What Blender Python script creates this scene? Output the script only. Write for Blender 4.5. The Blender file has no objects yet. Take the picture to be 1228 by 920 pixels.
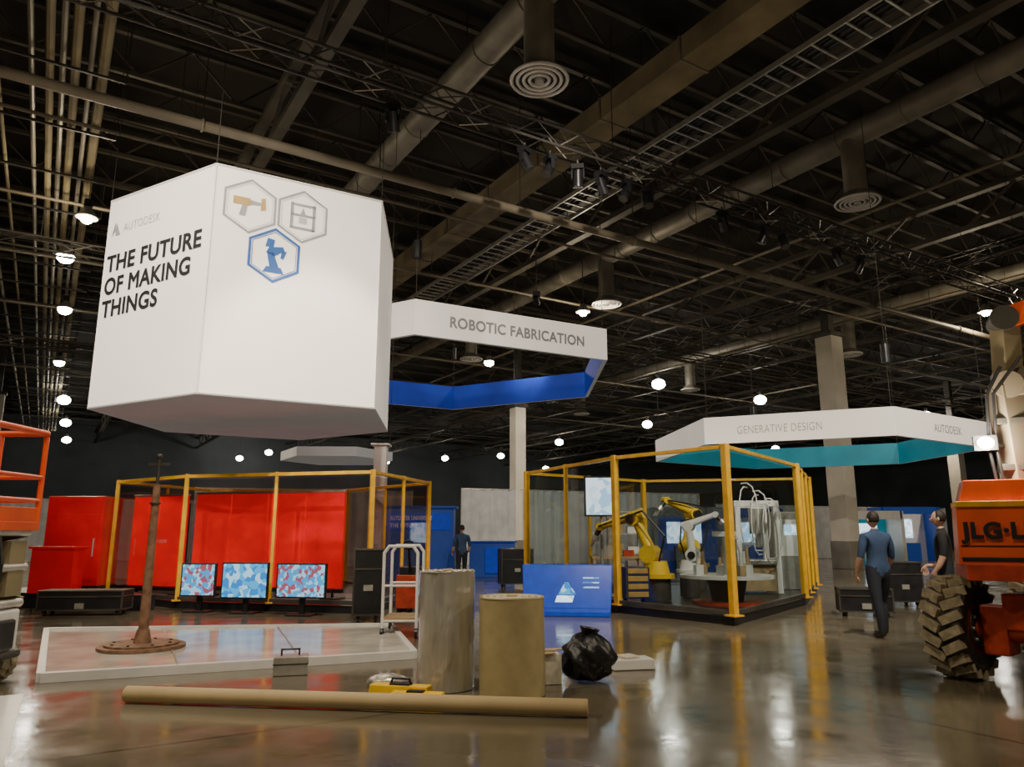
import bpy, math, random
from mathutils import Vector, Matrix
random.seed(7)
scene = bpy.context.scene
# ------------------------------------------------------------------ materials
def nodes_of(name):
    m = bpy.data.materials.new(name); m.use_nodes = True
    nt = m.node_tree
    return m, nt, nt.nodes['Principled BSDF'], nt.nodes['Material Output']
def mat(name, col, rough=0.5, metal=0.0, emit=0.0, ecol=None, var=0.12, scale=6.0, bump=0.0, spec=0.5, coat=0.0, stretch=None):
    m, nt, p, out = nodes_of(name)
    tc = nt.nodes.new('ShaderNodeTexCoord')
    mp = nt.nodes.new('ShaderNodeMapping')
    if stretch: mp.inputs['Scale'].default_value = stretch
    nz = nt.nodes.new('ShaderNodeTexNoise'); nz.inputs['Scale'].default_value = scale; nz.inputs['Detail'].default_value = 4
    nt.links.new(tc.outputs['Object'], mp.inputs['Vector']); nt.links.new(mp.outputs['Vector'], nz.inputs['Vector'])
    cr = nt.nodes.new('ShaderNodeValToRGB')
    lo = [max(0, c*(1-var)) for c in col]; hi = [min(1, c*(1+var)) for c in col]
    cr.color_ramp.elements[0].position = 0.3; cr.color_ramp.elements[1].position = 0.7
    cr.color_ramp.elements[0].color = (*lo, 1); cr.color_ramp.elements[1].color = (*hi, 1)
    nt.links.new(nz.outputs['Fac'], cr.inputs['Fac']); nt.links.new(cr.outputs['Color'], p.inputs['Base Color'])
    p.inputs['Roughness'].default_value = rough; p.inputs['Metallic'].default_value = metal
    p.inputs['Specular IOR Level'].default_value = spec
    p.inputs['Coat Weight'].default_value = coat
    if emit > 0:
        p.inputs['Emission Color'].default_value = (*(ecol or col), 1); p.inputs['Emission Strength'].default_value = emit
    if bump > 0:
        b = nt.nodes.new('ShaderNodeBump'); b.inputs['Strength'].default_value = bump; b.inputs['Distance'].default_value = 0.02
        nt.links.new(nz.outputs['Fac'], b.inputs['Height']); nt.links.new(b.outputs['Normal'], p.inputs['Normal'])
    return m
def mat_clear(name, tint, fac=0.1, rough=0.03):
    m, nt, p, out = nodes_of(name); nt.nodes.remove(p)
    t = nt.nodes.new('ShaderNodeBsdfTransparent'); t.inputs[0].default_value = (*tint, 1)
    g = nt.nodes.new('ShaderNodeBsdfGlossy'); g.inputs['Roughness'].default_value = rough
    nz = nt.nodes.new('ShaderNodeTexNoise'); nz.inputs['Scale'].default_value = 1.5
    mr = nt.nodes.new('ShaderNodeMapRange'); mr.inputs['To Min'].default_value = fac*0.6; mr.inputs['To Max'].default_value = fac*1.4
    mx = nt.nodes.new('ShaderNodeMixShader')
    nt.links.new(nz.outputs['Fac'], mr.inputs['Value']); nt.links.new(mr.outputs['Result'], mx.inputs[0])
    nt.links.new(t.outputs[0], mx.inputs[1]); nt.links.new(g.outputs[0], mx.inputs[2]); nt.links.new(mx.outputs[0], out.inputs['Surface'])
    return m
def mat_screen(name, c1, c2, c3, strength=1.5, scale=3.0):
    m, nt, p, out = nodes_of(name)
    tc = nt.nodes.new('ShaderNodeTexCoord'); v = nt.nodes.new('ShaderNodeTexVoronoi'); v.inputs['Scale'].default_value = scale
    nt.links.new(tc.outputs['Object'], v.inputs['Vector'])
    cr = nt.nodes.new('ShaderNodeValToRGB'); cr.color_ramp.interpolation = 'CONSTANT'
    cr.color_ramp.elements[0].color = (*c1, 1); cr.color_ramp.elements[1].position = 0.62; cr.color_ramp.elements[1].color = (*c3, 1)
    e = cr.color_ramp.elements.new(0.30); e.color = (*c2, 1)
    sp = nt.nodes.new('ShaderNodeSeparateColor')
    nt.links.new(v.outputs['Color'], sp.inputs['Color']); nt.links.new(sp.outputs[0], cr.inputs['Fac'])
    nt.links.new(cr.outputs['Color'], p.inputs['Emission Color']); p.inputs['Emission Strength'].default_value = strength
    p.inputs['Base Color'].default_value = (0.02, 0.02, 0.02, 1); p.inputs['Roughness'].default_value = 0.15
    return m

def floor_mat():
    m, nt, p, out = nodes_of('polished_concrete')
    tc = nt.nodes.new('ShaderNodeTexCoord')
    n1 = nt.nodes.new('ShaderNodeTexNoise'); n1.inputs['Scale'].default_value = 0.35; n1.inputs['Detail'].default_value = 8
    n2 = nt.nodes.new('ShaderNodeTexNoise'); n2.inputs['Scale'].default_value = 2.2; n2.inputs['Detail'].default_value = 6
    for n in (n1, n2): nt.links.new(tc.outputs['Object'], n.inputs['Vector'])
    cr = nt.nodes.new('ShaderNodeValToRGB')
    cr.color_ramp.elements[0].position = 0.3; cr.color_ramp.elements[0].color = (0.115, 0.096, 0.062, 1)
    cr.color_ramp.elements[1].position = 0.72; cr.color_ramp.elements[1].color = (0.20, 0.175, 0.125, 1)
    nt.links.new(n1.outputs['Fac'], cr.inputs['Fac'])
    br = nt.nodes.new('ShaderNodeTexBrick'); br.inputs['Scale'].default_value = 0.16; br.inputs['Mortar Size'].default_value = 0.0025
    br.offset = 0; br.inputs['Brick Width'].default_value = 1.0; br.inputs['Row Height'].default_value = 1.0
    br.inputs['Color1'].default_value = (1, 1, 1, 1); br.inputs['Color2'].default_value = (0.9, 0.9, 0.9, 1); br.inputs['Mortar'].default_value = (0.35, 0.35, 0.35, 1)
    mp = nt.nodes.new('ShaderNodeMapping'); mp.inputs['Rotation'].default_value = (0, 0, math.radians(-32))
    nt.links.new(tc.outputs['Object'], mp.inputs['Vector']); nt.links.new(mp.outputs['Vector'], br.inputs['Vector'])
    mx = nt.nodes.new('ShaderNodeMix'); mx.data_type = 'RGBA'; mx.blend_type = 'MULTIPLY'; mx.inputs[0].default_value = 1
    nt.links.new(cr.outputs['Color'], mx.inputs[6]); nt.links.new(br.outputs['Color'], mx.inputs[7])
    nt.links.new(mx.outputs[2], p.inputs['Base Color'])
    mr = nt.nodes.new('ShaderNodeMapRange'); mr.inputs['From Min'].default_value = 0.3; mr.inputs['From Max'].default_value = 0.7
    mr.inputs['To Min'].default_value = 0.07; mr.inputs['To Max'].default_value = 0.22
    nt.links.new(n2.outputs['Fac'], mr.inputs['Value']); nt.links.new(mr.outputs['Result'], p.inputs['Roughness'])
    b = nt.nodes.new('ShaderNodeBump'); b.inputs['Strength'].default_value = 0.20; b.inputs['Distance'].default_value = 0.02
    nt.links.new(n2.outputs['Fac'], b.inputs['Height']); nt.links.new(b.outputs['Normal'], p.inputs['Normal'])
    p.inputs['Specular IOR Level'].default_value = 1.0
    return m
M = {}
M['floor'] = floor_mat()
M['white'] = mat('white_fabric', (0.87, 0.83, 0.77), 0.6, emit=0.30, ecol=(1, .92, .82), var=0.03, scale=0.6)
M['fabric_under'] = mat('shaded_fabric', (0.46, 0.47, 0.46), 0.7, emit=0.06, ecol=(.85, .96, 1), var=0.05, scale=1)  # grey is underside shade put into the colour; slight glow added
M['whitepaint'] = mat('white_paint', (0.75, 0.74, 0.72), 0.4, var=0.05)
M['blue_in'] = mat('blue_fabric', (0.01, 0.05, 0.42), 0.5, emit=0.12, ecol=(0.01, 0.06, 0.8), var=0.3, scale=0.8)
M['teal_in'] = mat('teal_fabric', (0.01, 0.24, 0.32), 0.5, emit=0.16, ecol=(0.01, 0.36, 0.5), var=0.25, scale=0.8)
M['ink'] = mat('black_ink', (0.012, 0.012, 0.015), 0.6)
M['inkgrey'] = mat('grey_ink', (0.30, 0.31, 0.33), 0.6)
M['inkpale'] = mat('pale_ink', (0.50, 0.49, 0.47), 0.6)
M['inkblue'] = mat('blue_ink', (0.02, 0.10, 0.34), 0.6)
M['inktan'] = mat('tan_ink', (0.45, 0.30, 0.10), 0.6)
M['yellow'] = mat('yellow_paint', (0.66, 0.37, 0.025), 0.4, var=0.15)
M['robot_yellow'] = mat('robot_yellow', (0.85, 0.55, 0.03), 0.3, var=0.08)
M['orange'] = mat('orange_paint', (0.80, 0.10, 0.02), 0.32, var=0.12, scale=3, coat=0.4)
M['redpaint'] = mat('dark_red_paint', (0.45, 0.05, 0.02), 0.4, var=0.3, scale=8)
M['red'] = mat('red_panel', (0.72, 0.012, 0.018), 0.16, emit=0.50, ecol=(0.9, 0.008, 0.012), var=0.35, scale=1.6, coat=.8, bump=.08)  # lighter mottling puts the reflections on the panels into the colour
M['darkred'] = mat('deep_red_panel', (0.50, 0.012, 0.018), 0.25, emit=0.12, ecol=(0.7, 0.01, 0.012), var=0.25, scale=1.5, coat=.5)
M['black'] = mat('black_plastic', (0.015, 0.015, 0.017), 0.35, var=0.3)
M['bag'] = mat('black_bag_film', (0.012, 0.012, 0.014), 0.34, var=0.3, bump=1.0, scale=12)
M['rubber'] = mat('tyre_rubber', (0.05, 0.045, 0.035), 0.8, var=0.4, scale=12, bump=0.3)
M['rubber_dust'] = mat('dusty_tyre_lug', (0.36, 0.31, 0.21), 0.85, var=0.35, scale=12, bump=0.3)
M['steel'] = mat('dark_steel', (0.07, 0.065, 0.055), 0.5, 0.3, var=0.35, scale=2)
M['joist'] = mat('joist_steel', (0.095, 0.085, 0.063), 0.6, 0.0, var=0.5, scale=0.7)
M['alu'] = mat('aluminium', (0.55, 0.54, 0.5), 0.35, 0.7, var=0.15)
M['duct'] = mat('duct_sheet', (0.27, 0.25, 0.20), 0.5, 0.3, var=0.35, scale=1.0)
M['beige'] = mat('insulated_beige', (0.24, 0.20, 0.115), 0.8, var=0.4, scale=0.8)
M['pipe'] = mat('pipe_paint', (0.20, 0.17, 0.12), 0.5, var=0.3, scale=0.7)
M['deck'] = mat('roof_deck', (0.024, 0.021, 0.017), 0.9, var=0.5, scale=0.3)
M['wall'] = mat('hall_wall', (0.16, 0.18, 0.20), 0.9, var=0.25, scale=0.2)
M['drape'] = mat('grey_drape', (0.34, 0.34, 0.335), 0.9, emit=.02, ecol=(.8, .9, 1), var=0.15, scale=2)
M['concrete'] = mat('column_concrete', (0.58, 0.54, 0.46), 0.8, var=0.12, scale=1)
M['card'] = mat('cardboard_tube', (0.50, 0.38, 0.20), 0.7, var=0.08, scale=3)
M['cardcore'] = mat('cardboard_core', (0.16, 0.11, 0.06), 0.8)
M['silverwrap'] = mat('plastic_wrapped_grey', (0.52, 0.50, 0.43), 0.16, 0.35, var=0.16, scale=11, bump=0.9, stretch=(1, 1, .22), coat=1.0)
M['olivewrap'] = mat('carpet_roll_olive', (0.46, 0.38, 0.19), 0.45, var=0.10, scale=8, coat=0.5, bump=0.12)
M['rolltop'] = mat('carpet_roll_edge', (0.66, 0.62, 0.52), 0.8, var=0.15, scale=20)
M['rust'] = mat('rusty_iron', (0.22, 0.12, 0.07), 0.7, var=0.4, scale=10, bump=0.2)
M['vinyl'] = mat('white_vinyl_sheet', (0.62, 0.59, 0.52), 0.15, var=0.25, scale=1.8, bump=0.35)
M['toolyellow'] = mat('tool_yellow', (0.85, 0.55, 0.02), 0.4)
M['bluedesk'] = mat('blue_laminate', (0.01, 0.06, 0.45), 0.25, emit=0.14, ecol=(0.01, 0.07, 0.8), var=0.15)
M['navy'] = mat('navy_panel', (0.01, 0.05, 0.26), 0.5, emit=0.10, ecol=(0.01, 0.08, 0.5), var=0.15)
M['clear'] = mat_clear('acrylic_panel', (0.86, 0.90, 0.90), 0.09)
M['clearred'] = mat_clear('acrylic_panel_warm', (0.92, 0.86, 0.84), 0.14)
M['screen'] = mat_screen('screen_blue', (0.02, 0.22, 0.6), (0.40, 0.70, 0.9), (0.06, 0.40, 0.75), 1.3, 11)
M['screenred'] = mat_screen('screen_map', (0.35, 0.08, 0.12), (0.35, 0.65, 0.85), (0.05, 0.35, 0.7), 1.2, 16)
M['screenwhite'] = mat_screen('screen_white', (0.7, 0.85, 0.95), (0.9, 0.95, 1), (0.4, 0.6, 0.8), 1.8, 6)
M['lamp'] = mat('lamp_glow', (1, 1, 1), 0.5, emit=60, ecol=(1, 0.90, 0.72))
M['lampfar'] = mat('lamp_glow_far', (1, 1, 1), 0.5, emit=50, ecol=(1, 0.93, 0.8))
M['skin'] = mat('skin', (0.50, 0.30, 0.21), 0.5)
M['hair'] = mat('dark_hair', (0.02, 0.014, 0.01), 0.6, bump=0.5, scale=60)
M['shirt'] = mat('blue_shirt', (0.03, 0.06, 0.13), 0.85, var=0.2)
M['trousers'] = mat('dark_trousers', (0.012, 0.015, 0.025), 0.85, var=0.2)
M['blackshirt'] = mat('black_shirt', (0.012, 0.012, 0.014), 0.85, var=0.2)
M['shoe'] = mat('shoe_leather', (0.02, 0.015, 0.012), 0.5)
M['wood'] = mat('plywood', (0.40, 0.28, 0.15), 0.7, var=0.2, scale=5)

# ------------------------------------------------------------------ mesh builder
class MB:
    def __init__(s, name):
        s.name = name; s.v = []; s.f = []; s.mi = []; s.sm = []; s.mats = []
    def m(s, key):
        if key not in s.mats: s.mats.append(key)
        return s.mats.index(key)
    def add(s, vs, fs, key, smooth=False):
        o = len(s.v); s.v += [tuple(v) for v in vs]; k = s.m(key)
        for f in fs:
            s.f.append([i+o for i in f]); s.mi.append(k); s.sm.append(smooth)
    def box(s, c, d, key, rz=0, top=None):
        tx, ty = top or (1, 1); R = Matrix.Rotation(rz, 3, 'Z'); vs = []
        for z, a, b in ((-.5, 1, 1), (.5, tx, ty)):
            for x, y in ((-.5, -.5), (.5, -.5), (.5, .5), (-.5, .5)):
                vs.append(Vector(c)+R @ Vector((x*d[0]*a, y*d[1]*b, z*d[2])))
        s.add(vs, [(3, 2, 1, 0), (4, 5, 6, 7), (0, 1, 5, 4), (1, 2, 6, 5), (2, 3, 7, 6), (3, 0, 4, 7)], key)
    def beam(s, p, q, w, h, key):
        p = Vector(p); q = Vector(q); d = (q-p).normalized()
        up = Vector((0, 0, 1)) if abs(d.z) < .95 else Vector((0, 1, 0))
        r = d.cross(up).normalized(); u = r.cross(d)
        vs = []
        for e in (p, q):
            for a, b in ((-1, -1), (1, -1), (1, 1), (-1, 1)):
                vs.append(e + r*a*w/2 + u*b*h/2)
        s.add(vs, [(0, 1, 2, 3), (7, 6, 5, 4), (0, 4, 5, 1), (1, 5, 6, 2), (2, 6, 7, 3), (3, 7, 4, 0)], key)
    def cyl(s, p, q, r1, key, r2=None, n=16, caps=True, capkey=None):
        r2 = r1 if r2 is None else r2
        p = Vector(p); q = Vector(q); d = (q-p).normalized()
        up = Vector((0, 0, 1)) if abs(d.z) < .95 else Vector((0, 1, 0))
        a = d.cross(up).normalized(); b = a.cross(d)
        vs = []
        for e, r in ((p, r1), (q, r2)):
            for i in range(n):
                t = 2*math.pi*i/n; vs.append(e+(a*math.cos(t)+b*math.sin(t))*r)
        s.add(vs, [(i, (i+1) % n, n+(i+1) % n, n+i) for i in range(n)], key, n > 8)
        if caps:
            s.add(vs, [tuple(range(n))[::-1], tuple(range(n, 2*n))], capkey or key)
    def path(s, pts, r, key, n=10):
        for i in range(len(pts)-1):
            s.cyl(pts[i], pts[i+1], r, key, n=n)
        for p in pts[1:-1]: s.sph(p, (r, r, r), key, 8, 6)
    def sph(s, c, r, key, n=16, k=10, fn=None):
        vs = []; fs = []
        for j in range(k+1):
            ph = math.pi*j/k
            for i in range(n):
                t = 2*math.pi*i/n
                v = Vector((math.sin(ph)*math.cos(t), math.sin(ph)*math.sin(t), math.cos(ph)))
                if fn: v = fn(v)
                vs.append(Vector(c)+Vector((v.x*r[0], v.y*r[1], v.z*r[2])))
        for j in range(k):
            for i in range(n):
                fs.append((j*n+i, (j+1)*n+i, (j+1)*n+(i+1) % n, j*n+(i+1) % n))
        s.add(vs, fs, key, True)
    def prism(s, pts, z0, z1, key, topkey=None, botkey=None):
        n = len(pts); vs = [(x, y, z0) for x, y in pts]+[(x, y, z1) for x, y in pts]
        s.add(vs, [(i, (i+1) % n, n+(i+1) % n, n+i) for i in range(n)], key)
        s.add(vs, [tuple(range(n, 2*n))], topkey or key); s.add(vs, [tuple(range(n))[::-1]], botkey or key)
    def torus(s, c, axis, R, r, key, n=28, k=8):
        ax = Vector(axis).normalized(); up = Vector((0, 0, 1)) if abs(ax.z) < .95 else Vector((0, 1, 0))
        a = ax.cross(up).normalized(); b = ax.cross(a); vs = []; fs = []
        for i in range(n):
            t = 2*math.pi*i/n; d = a*math.cos(t)+b*math.sin(t)
            for j in range(k):
                p = 2*math.pi*j/k; vs.append(Vector(c)+d*(R+r*math.cos(p))+ax*r*math.sin(p))
        for i in range(n):
            for j in range(k):
                fs.append((i*k+j, ((i+1) % n)*k+j, ((i+1) % n)*k+(j+1) % k, i*k+(j+1) % k))
        s.add(vs, fs, key, True)
    def done(s, parent=None, bevel=0, origin=None):
        o = Vector(origin) if origin else Vector((0, 0, 0))
        me = bpy.data.meshes.new(s.name); me.from_pydata([tuple(Vector(v)-o) for v in s.v], [], s.f)
        for k in s.mats: me.materials.append(M[k])
        me.polygons.foreach_set('material_index', s.mi); me.polygons.foreach_set('use_smooth', s.sm); me.update()
        ob = bpy.data.objects.new(s.name, me); ob.location = o; scene.collection.objects.link(ob)
        if bevel:
            b = ob.modifiers.new('bevel', 'BEVEL'); b.width = bevel; b.segments = 2; b.limit_method = 'ANGLE'; b.angle_limit = math.radians(50)
        if parent: ob.parent = parent
        return ob
def empty(name):
    e = bpy.data.objects.new(name, None); scene.collection.objects.link(e); return e
def text(body, origin, e, key, width=None, size=0.4, parent=None, off=0.012, name='lettering', bold=0.0, align='LEFT'):
    cu = bpy.data.curves.new(name, 'FONT'); cu.body = body; cu.size = size; cu.extrude = 0.001; cu.bevel_depth = bold; cu.align_x = align
    cu.space_character = 1.06
    cu.materials.append(M[key]); ob = bpy.data.objects.new(name, cu); scene.collection.objects.link(ob)
    e = Vector((e[0], e[1], 0)).normalized(); z = Vector((0, 0, 1)); n = e.cross(z)
    o = Vector(origin)+n*off
    bpy.context.view_layer.update()
    sx = 1
    if width: sx = width/max(ob.dimensions.x, 1e-3)
    R = Matrix((e, z, n)).transposed().to_4x4()
    ob.matrix_world = Matrix.Translation(o) @ R @ Matrix.Diagonal((sx, 1, .2, 1))
    if parent: ob.parent = parent
    return ob

# ------------------------------------------------------------------ hall axes
th = math.radians(32); ea = Vector((math.cos(th), math.sin(th), 0)); eb = Vector((-math.sin(th), math.cos(th), 0))
def H(A, B, z=0): return ea*A+eb*B+Vector((0, 0, z))
A0, A1, B0, B1, ZC = -26, 125, -14, 105, 15.5
HZ = 15.46
f = MB('floor'); c = [H(A0, B0), H(A1, B0), H(A1, B1), H(A0, B1)]
f.prism([(p.x, p.y) for p in c], -0.2, 0, 'floor'); f.done()
f = MB('ceiling'); f.prism([(p.x, p.y) for p in c], ZC, ZC+.2, 'deck'); f.done()
def wall(name, p, q):
    w = MB(name); w.beam(Vector(p)+Vector((0, 0, ZC/2)), Vector(q)+Vector((0, 0, ZC/2)), .3, ZC, 'wall')
    return w.done()
wall('wall_back', H(A0, B1+.15), H(A1, B1+.15)); wall('wall_left', H(A0-.15, B0), H(A0-.15, B1)); wall('wall_right', H(A1+.15, B0), H(A1+.15, B1))

j = MB('roof_joists')
B = 3.0
while B < B1-1:
    j.beam(H(A0+.3, B, 15.25), H(A1-.3, B, 15.25), .16, .14, 'joist'); j.beam(H(A0+.3, B, 14.0), H(A1-.3, B, 14.0), .13, .12, 'joist')
    A = A0+1
    step = 1.3 if B < 45 else 2.6
    amax = 60 if B < 45 else A1-3
    k = 0
    while A < amax:
        za, zb = (14.0, 15.25) if k % 2 == 0 else (15.25, 14.0)
        j.beam(H(A, B, za), H(A+step, B, zb), .05, .05, 'joist'); A += step; k += 1
    B += 2.6 if B < 50 else 5.2
j.done()
g = MB('roof_girders')
for A in (-20, -8, 4.5, 16.2, 28, 40, 52, 64, 78, 92, 106):
    g.beam(H(A, 0, 13.9), H(A, B1-.3, 13.9), .3, .2, 'joist'); g.beam(H(A, 0, 12.6), H(A, B1-.3, 12.6), .3, .2, 'joist')
    B = 1; k = 0
    while B < B1-3:
        za, zb = (12.6, 13.9) if k % 2 == 0 else (13.9, 12.6)
        g.beam(H(A, B, za), H(A, B+2, zb), .09, .09, 'joist'); B += 2; k += 1
g.done()
def box_truss(name, p, q, w=.42, step=.6, key='steel', rungkey='alu'):
    t = MB(name); p = Vector(p); q = Vector(q); d = (q-p); L = d.length; d.normalize(); r = d.cross(Vector((0, 0, 1))); u = Vector((0, 0, 1))
    cs = [(-1, -1), (1, -1), (1, 1), (-1, 1)]
    for a, b in cs: t.cyl(p+r*a*w/2+u*b*w/2, q+r*a*w/2+u*b*w/2, .035, key, n=6)
    n = int(L/step)
    for i in range(n):
        s0 = p+d*step*i; s1 = p+d*step*(i+1)
        for k in range(4):
            a = cs[k]; b = cs[(k+1) % 4]
            if i % 2: a, b = b, a
            t.cyl(s0+r*a[0]*w/2+u*a[1]*w/2, s1+r*b[0]*w/2+u*b[1]*w/2, .016, rungkey if i % 4 == 0 else key, n=4, caps=False)
    A = 3.0
    while A < L:
        t.cyl(p+d*A+u*w/2, Vector(((p+d*A).x, (p+d*A).y, 14.0)), .012, key, n=4); A += 6
    return t.done()
box_truss('lighting_truss', H(-22, 12.9, 10.5), H(60, 12.9, 10.5), w=.46)
box_truss('lighting_truss', H(-22, 27, 10.6), H(60, 27, 10.6), step=.9)
box_truss('lighting_truss', H(-22, 42, 10.6), H(70, 42, 10.6), step=1.2)
box_truss('lighting_truss', H(27, 8, 11.15), H(27, 50, 11.15), step=.9)
b = MB('sprinkler_main_pipe')
b.cyl(H(-20, 15.6, 10), H(70, 15.6, 10), .11, 'pipe', n=12)
for A in range(-18, 70, 4): b.cyl(H(A, 15.6, 10), H(A, 15.6, 14), .012, 'steel', n=4)
for A in range(-16, 70, 6): b.torus(H(A, 15.6, 10), ea, .12, .03, 'pipe', 14, 6)
b.done()
l = MB('cable_ladder_tray')
for s in (-.5, .5): l.beam(H(13.6+s, 2, 12), H(13.6+s, 70, 12), .05, .14, 'alu')
B = 2
while B < 40: l.beam(H(13.1, B, 12), H(14.1, B, 12), .05, .04, 'alu'); B += .42
for s in (-.25, -.1, .1): l.cyl(H(13.6+s, 2, 12.06), H(13.6+s, 70, 12.06), .04, 'black', n=6)
for B in range(4, 70, 5):
    for s in (-.5, .5): l.cyl(H(13.6+s, B, 12), H(13.6+s, B, HZ), .012, 'steel', n=4)
l.done()
l = MB('insulated_air_duct'); l.beam(H(12.0, 1, 12.7), H(12.0, 80, 12.7), .88, .6, 'beige')
for B in range(2, 80, 3): l.beam(H(12.0, B, 12.7), H(12.0, B+.08, 12.7), .93, .65, 'pipe')
for B in range(2, 80, 6): l.cyl(H(12.0, B, 13), H(12, B, HZ), .015, 'steel', n=4)
l.done()
for A in (8.0, 19.2, 36.0):
    l = MB('round_air_duct'); l.cyl(H(A, 1, 13.1), H(A, 70, 13.1), .38, 'duct', n=20)
    for B in range(2, 70, 2): l.torus(H(A, B, 13.1), eb, .385, .025, 'duct', 20, 6)
    for B in (11.7, 23.2, 35, 47):
        dz = 11.0; c = H(A, B, 0)
        l.cyl(c+Vector((0, 0, dz+.25)), c+Vector((0, 0, 13.1)), .33, 'duct', n=20)
        l.cyl(c+Vector((0, 0, dz)), c+Vector((0, 0, dz+.28)), .60, 'duct', r2=.34, n=24, capkey='black')
        for r in (.60, .47, .34, .21): l.torus(c+Vector((0, 0, dz-.02)), (0, 0, 1), r, .04, 'whitepaint', 24, 6)
        l.cyl(c+Vector((0, 0, dz-.08)), c+Vector((0, 0, dz)), .10, 'alu', r2=.12, n=12)
    for B in range(3, 70, 6): l.cyl(H(A, B, 13.5), H(A, B, HZ), .015, 'steel', n=4)
    l.done()
l = MB('pipe_bundle')
for i, (dx, r, z) in enumerate([(-.9, .06, 12), (-.55, .09, 12), (-.3, .07, 12.05), (-.05, .1, 12), (.25, .06, 12), (.5, .12, 12.1), (-2.2, .07, 12.2), (-1.6, .05, 12.1)]):
    l.cyl(H(-.4+dx, 2, z), H(-.4+dx, 90, z), r, 'beige' if i % 2 else 'duct', n=8)
for B in range(3, 90, 3):
    l.beam(H(-3, B, 11.85), H(.6, B, 11.85), .06, .06, 'steel')
    for A in (-3, .6): l.cyl(H(A, B, 11.85), H(A, B, HZ), .012, 'steel', n=4)
l.done()
l = MB('sprinkler_branch_pipes')
for i, (B, z, r) in enumerate([(20, 11.55, .05), (25.2, 11.5, .05), (31, 11.55, .05), (38, 11.5, .05), (45, 11.55, .06), (53, 11.5, .06)]):
    l.cyl(H(-20, B, z), H(90, B, z), r, 'pipe', n=8)
    for A in range(-18, 88, 5): l.cyl(H(A, B, z), H(A, B, HZ), .01, 'steel', n=4)
for A, z in ((22.5, 12.1), (31, 12.3), (33, 11.9), (46, 12)):
    l.cyl(H(A, 2, z), H(A, 80, z), .06, 'pipe', n=8)
    for B in range(4, 80, 5): l.cyl(H(A, B, z), H(A, B, HZ), .01, 'steel', n=4)
l.done()

# ------------------------------------------------------------------ high bay lamps
LCOL = (1, .83, .58)
def lampobj(p, r=.28, light=0, key='lamp', kind='SPOT'):
    l = MB('high_bay_lamp'); p = Vector(p)
    l.cyl(p+Vector((0, 0, .08)), p+Vector((0, 0, .42)), .30, 'alu', r2=.10, n=16, caps=False)
    l.cyl(p+Vector((0, 0, .42)), p+Vector((0, 0, .65)), .12, 'black', n=12)
    l.cyl(p+Vector((0, 0, .65)), Vector((p.x, p.y, 13.9)), .012, 'steel', n=4)
    l.sph(p+Vector((0, 0, .02)), (r*.8, r*.8, r*.6), key, 12, 8)
    o = l.done(origin=p)
    if light:
        d = bpy.data.lights.new('lamp_light', kind); d.energy = light; d.color = LCOL; d.shadow_soft_size = .25
        if kind == 'SPOT': d.spot_size = math.radians(160); d.spot_blend = .5
        q = bpy.data.objects.new('lamp_light', d); scene.collection.objects.link(q); q.location = (0, 0, -.4); q.parent = o
    return o
for (x, y, L) in [(-15.7, 24.6, 2200), (-19.4, 30.8, 1700), (-25.7, 40.9, 0), (-32.5, 52.8, 0), (-39, 64, 0), (-46, 76, 0),
                  (-1.3, 40.9, 2200), (18, 52.8, 2200), (12, 65, 0), (-1.4, 92, 0), (-8.6, 95, 0), (-17, 100, 0), (5, 110, 0),
                  (-29, 88, 0), (-35, 95, 0), (26, 38, 2200), (44, 70, 0), (30, 84, 0), (-12, 58, 1900), (34, 60, 1900), (20, 96, 0), (9.5, 47, 0), (5, 78, 0), (60, 75, 0), (38, 47, 0)]:
    lampobj((x, y, 11), light=L, r=.34 if y < 45 else .55, key='lamp' if y < 45 else 'lampfar')
for (x, y, L) in [(0, 2, 1200), (12, 6, 1500), (-9, 4, 1200)]:
    lampobj((x, y, 11), light=L)
for (x, y, L) in [(-12.6, 20.5, 320), (3, 30, 380), (20, 30, 380)]:  # three added point lamps that keep the ceiling from going too dark
    lampobj((x, y, 10.6), light=L, kind='POINT', r=.2)

def spot(p, tgt, e, size=60, col=(1, .89, .74), blend=.6, r=.15):
    dirv = (Vector(tgt)-Vector(p)).normalized()
    l = MB('stage_light'); P = Vector(p)-dirv*.12
    l.cyl(P-dirv*.35, P, .10, 'black', r2=.13, n=14); l.torus(P, dirv, .13, .02, 'black', 14, 6)
    l.beam(P-dirv*.2, P-dirv*.2+Vector((0, 0, .35)), .3, .03, 'black')
    l.cyl(P-dirv*.2+Vector((0, 0, .35)), Vector(((P-dirv*.2).x, (P-dirv*.2).y, 13.9)), .02, 'steel', n=5)
    o = l.done(origin=p)
    if e:
        d = bpy.data.lights.new('stage_spot', 'SPOT'); d.energy = e; d.spot_size = math.radians(size); d.spot_blend = blend; d.color = col; d.shadow_soft_size = r
        q = bpy.data.objects.new('stage_spot', d); scene.collection.objects.link(q); q.location = (0, 0, 0)
        q.rotation_euler = dirv.to_track_quat('-Z', 'Y').to_euler(); q.parent = o
spot((-7, 4, 10.2), (-6, 14, 6.4), 5200, 46)
spot((-12, 6, 10.2), (-7.5, 14, 6.4), 3000, 46)
spot((0, 5, 10.2), (-4.3, 14, 6.7), 3000, 42)
spot((2, 10, 10.2), (0.5, 20.5, 7), 2600, 50)
spot((8, 9, 10.0), (9, 20, 4.4), 4200, 60)
spot((5.5, 7, 10.2), (4.5, 16, 1), 5000, 55)
spot((-6, 26, 10.4), (-6, 19, 1), 2500, 60)
spot((16, 12, 10.2), (13, 21, 4), 2500, 50)
spot((-1.5, 9, 10.1), (-5, 16.5, 1), 3000, 40)
spot((1, 28, 10.3), (3, 39, 1.5), 4500, 70)  # added fixture, put there to lighten the grey drape
spot((-3, 6, 10.2), (-3.5, 10, 0), 1800, 60)
s = MB('truss_light_fixtures')
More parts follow.
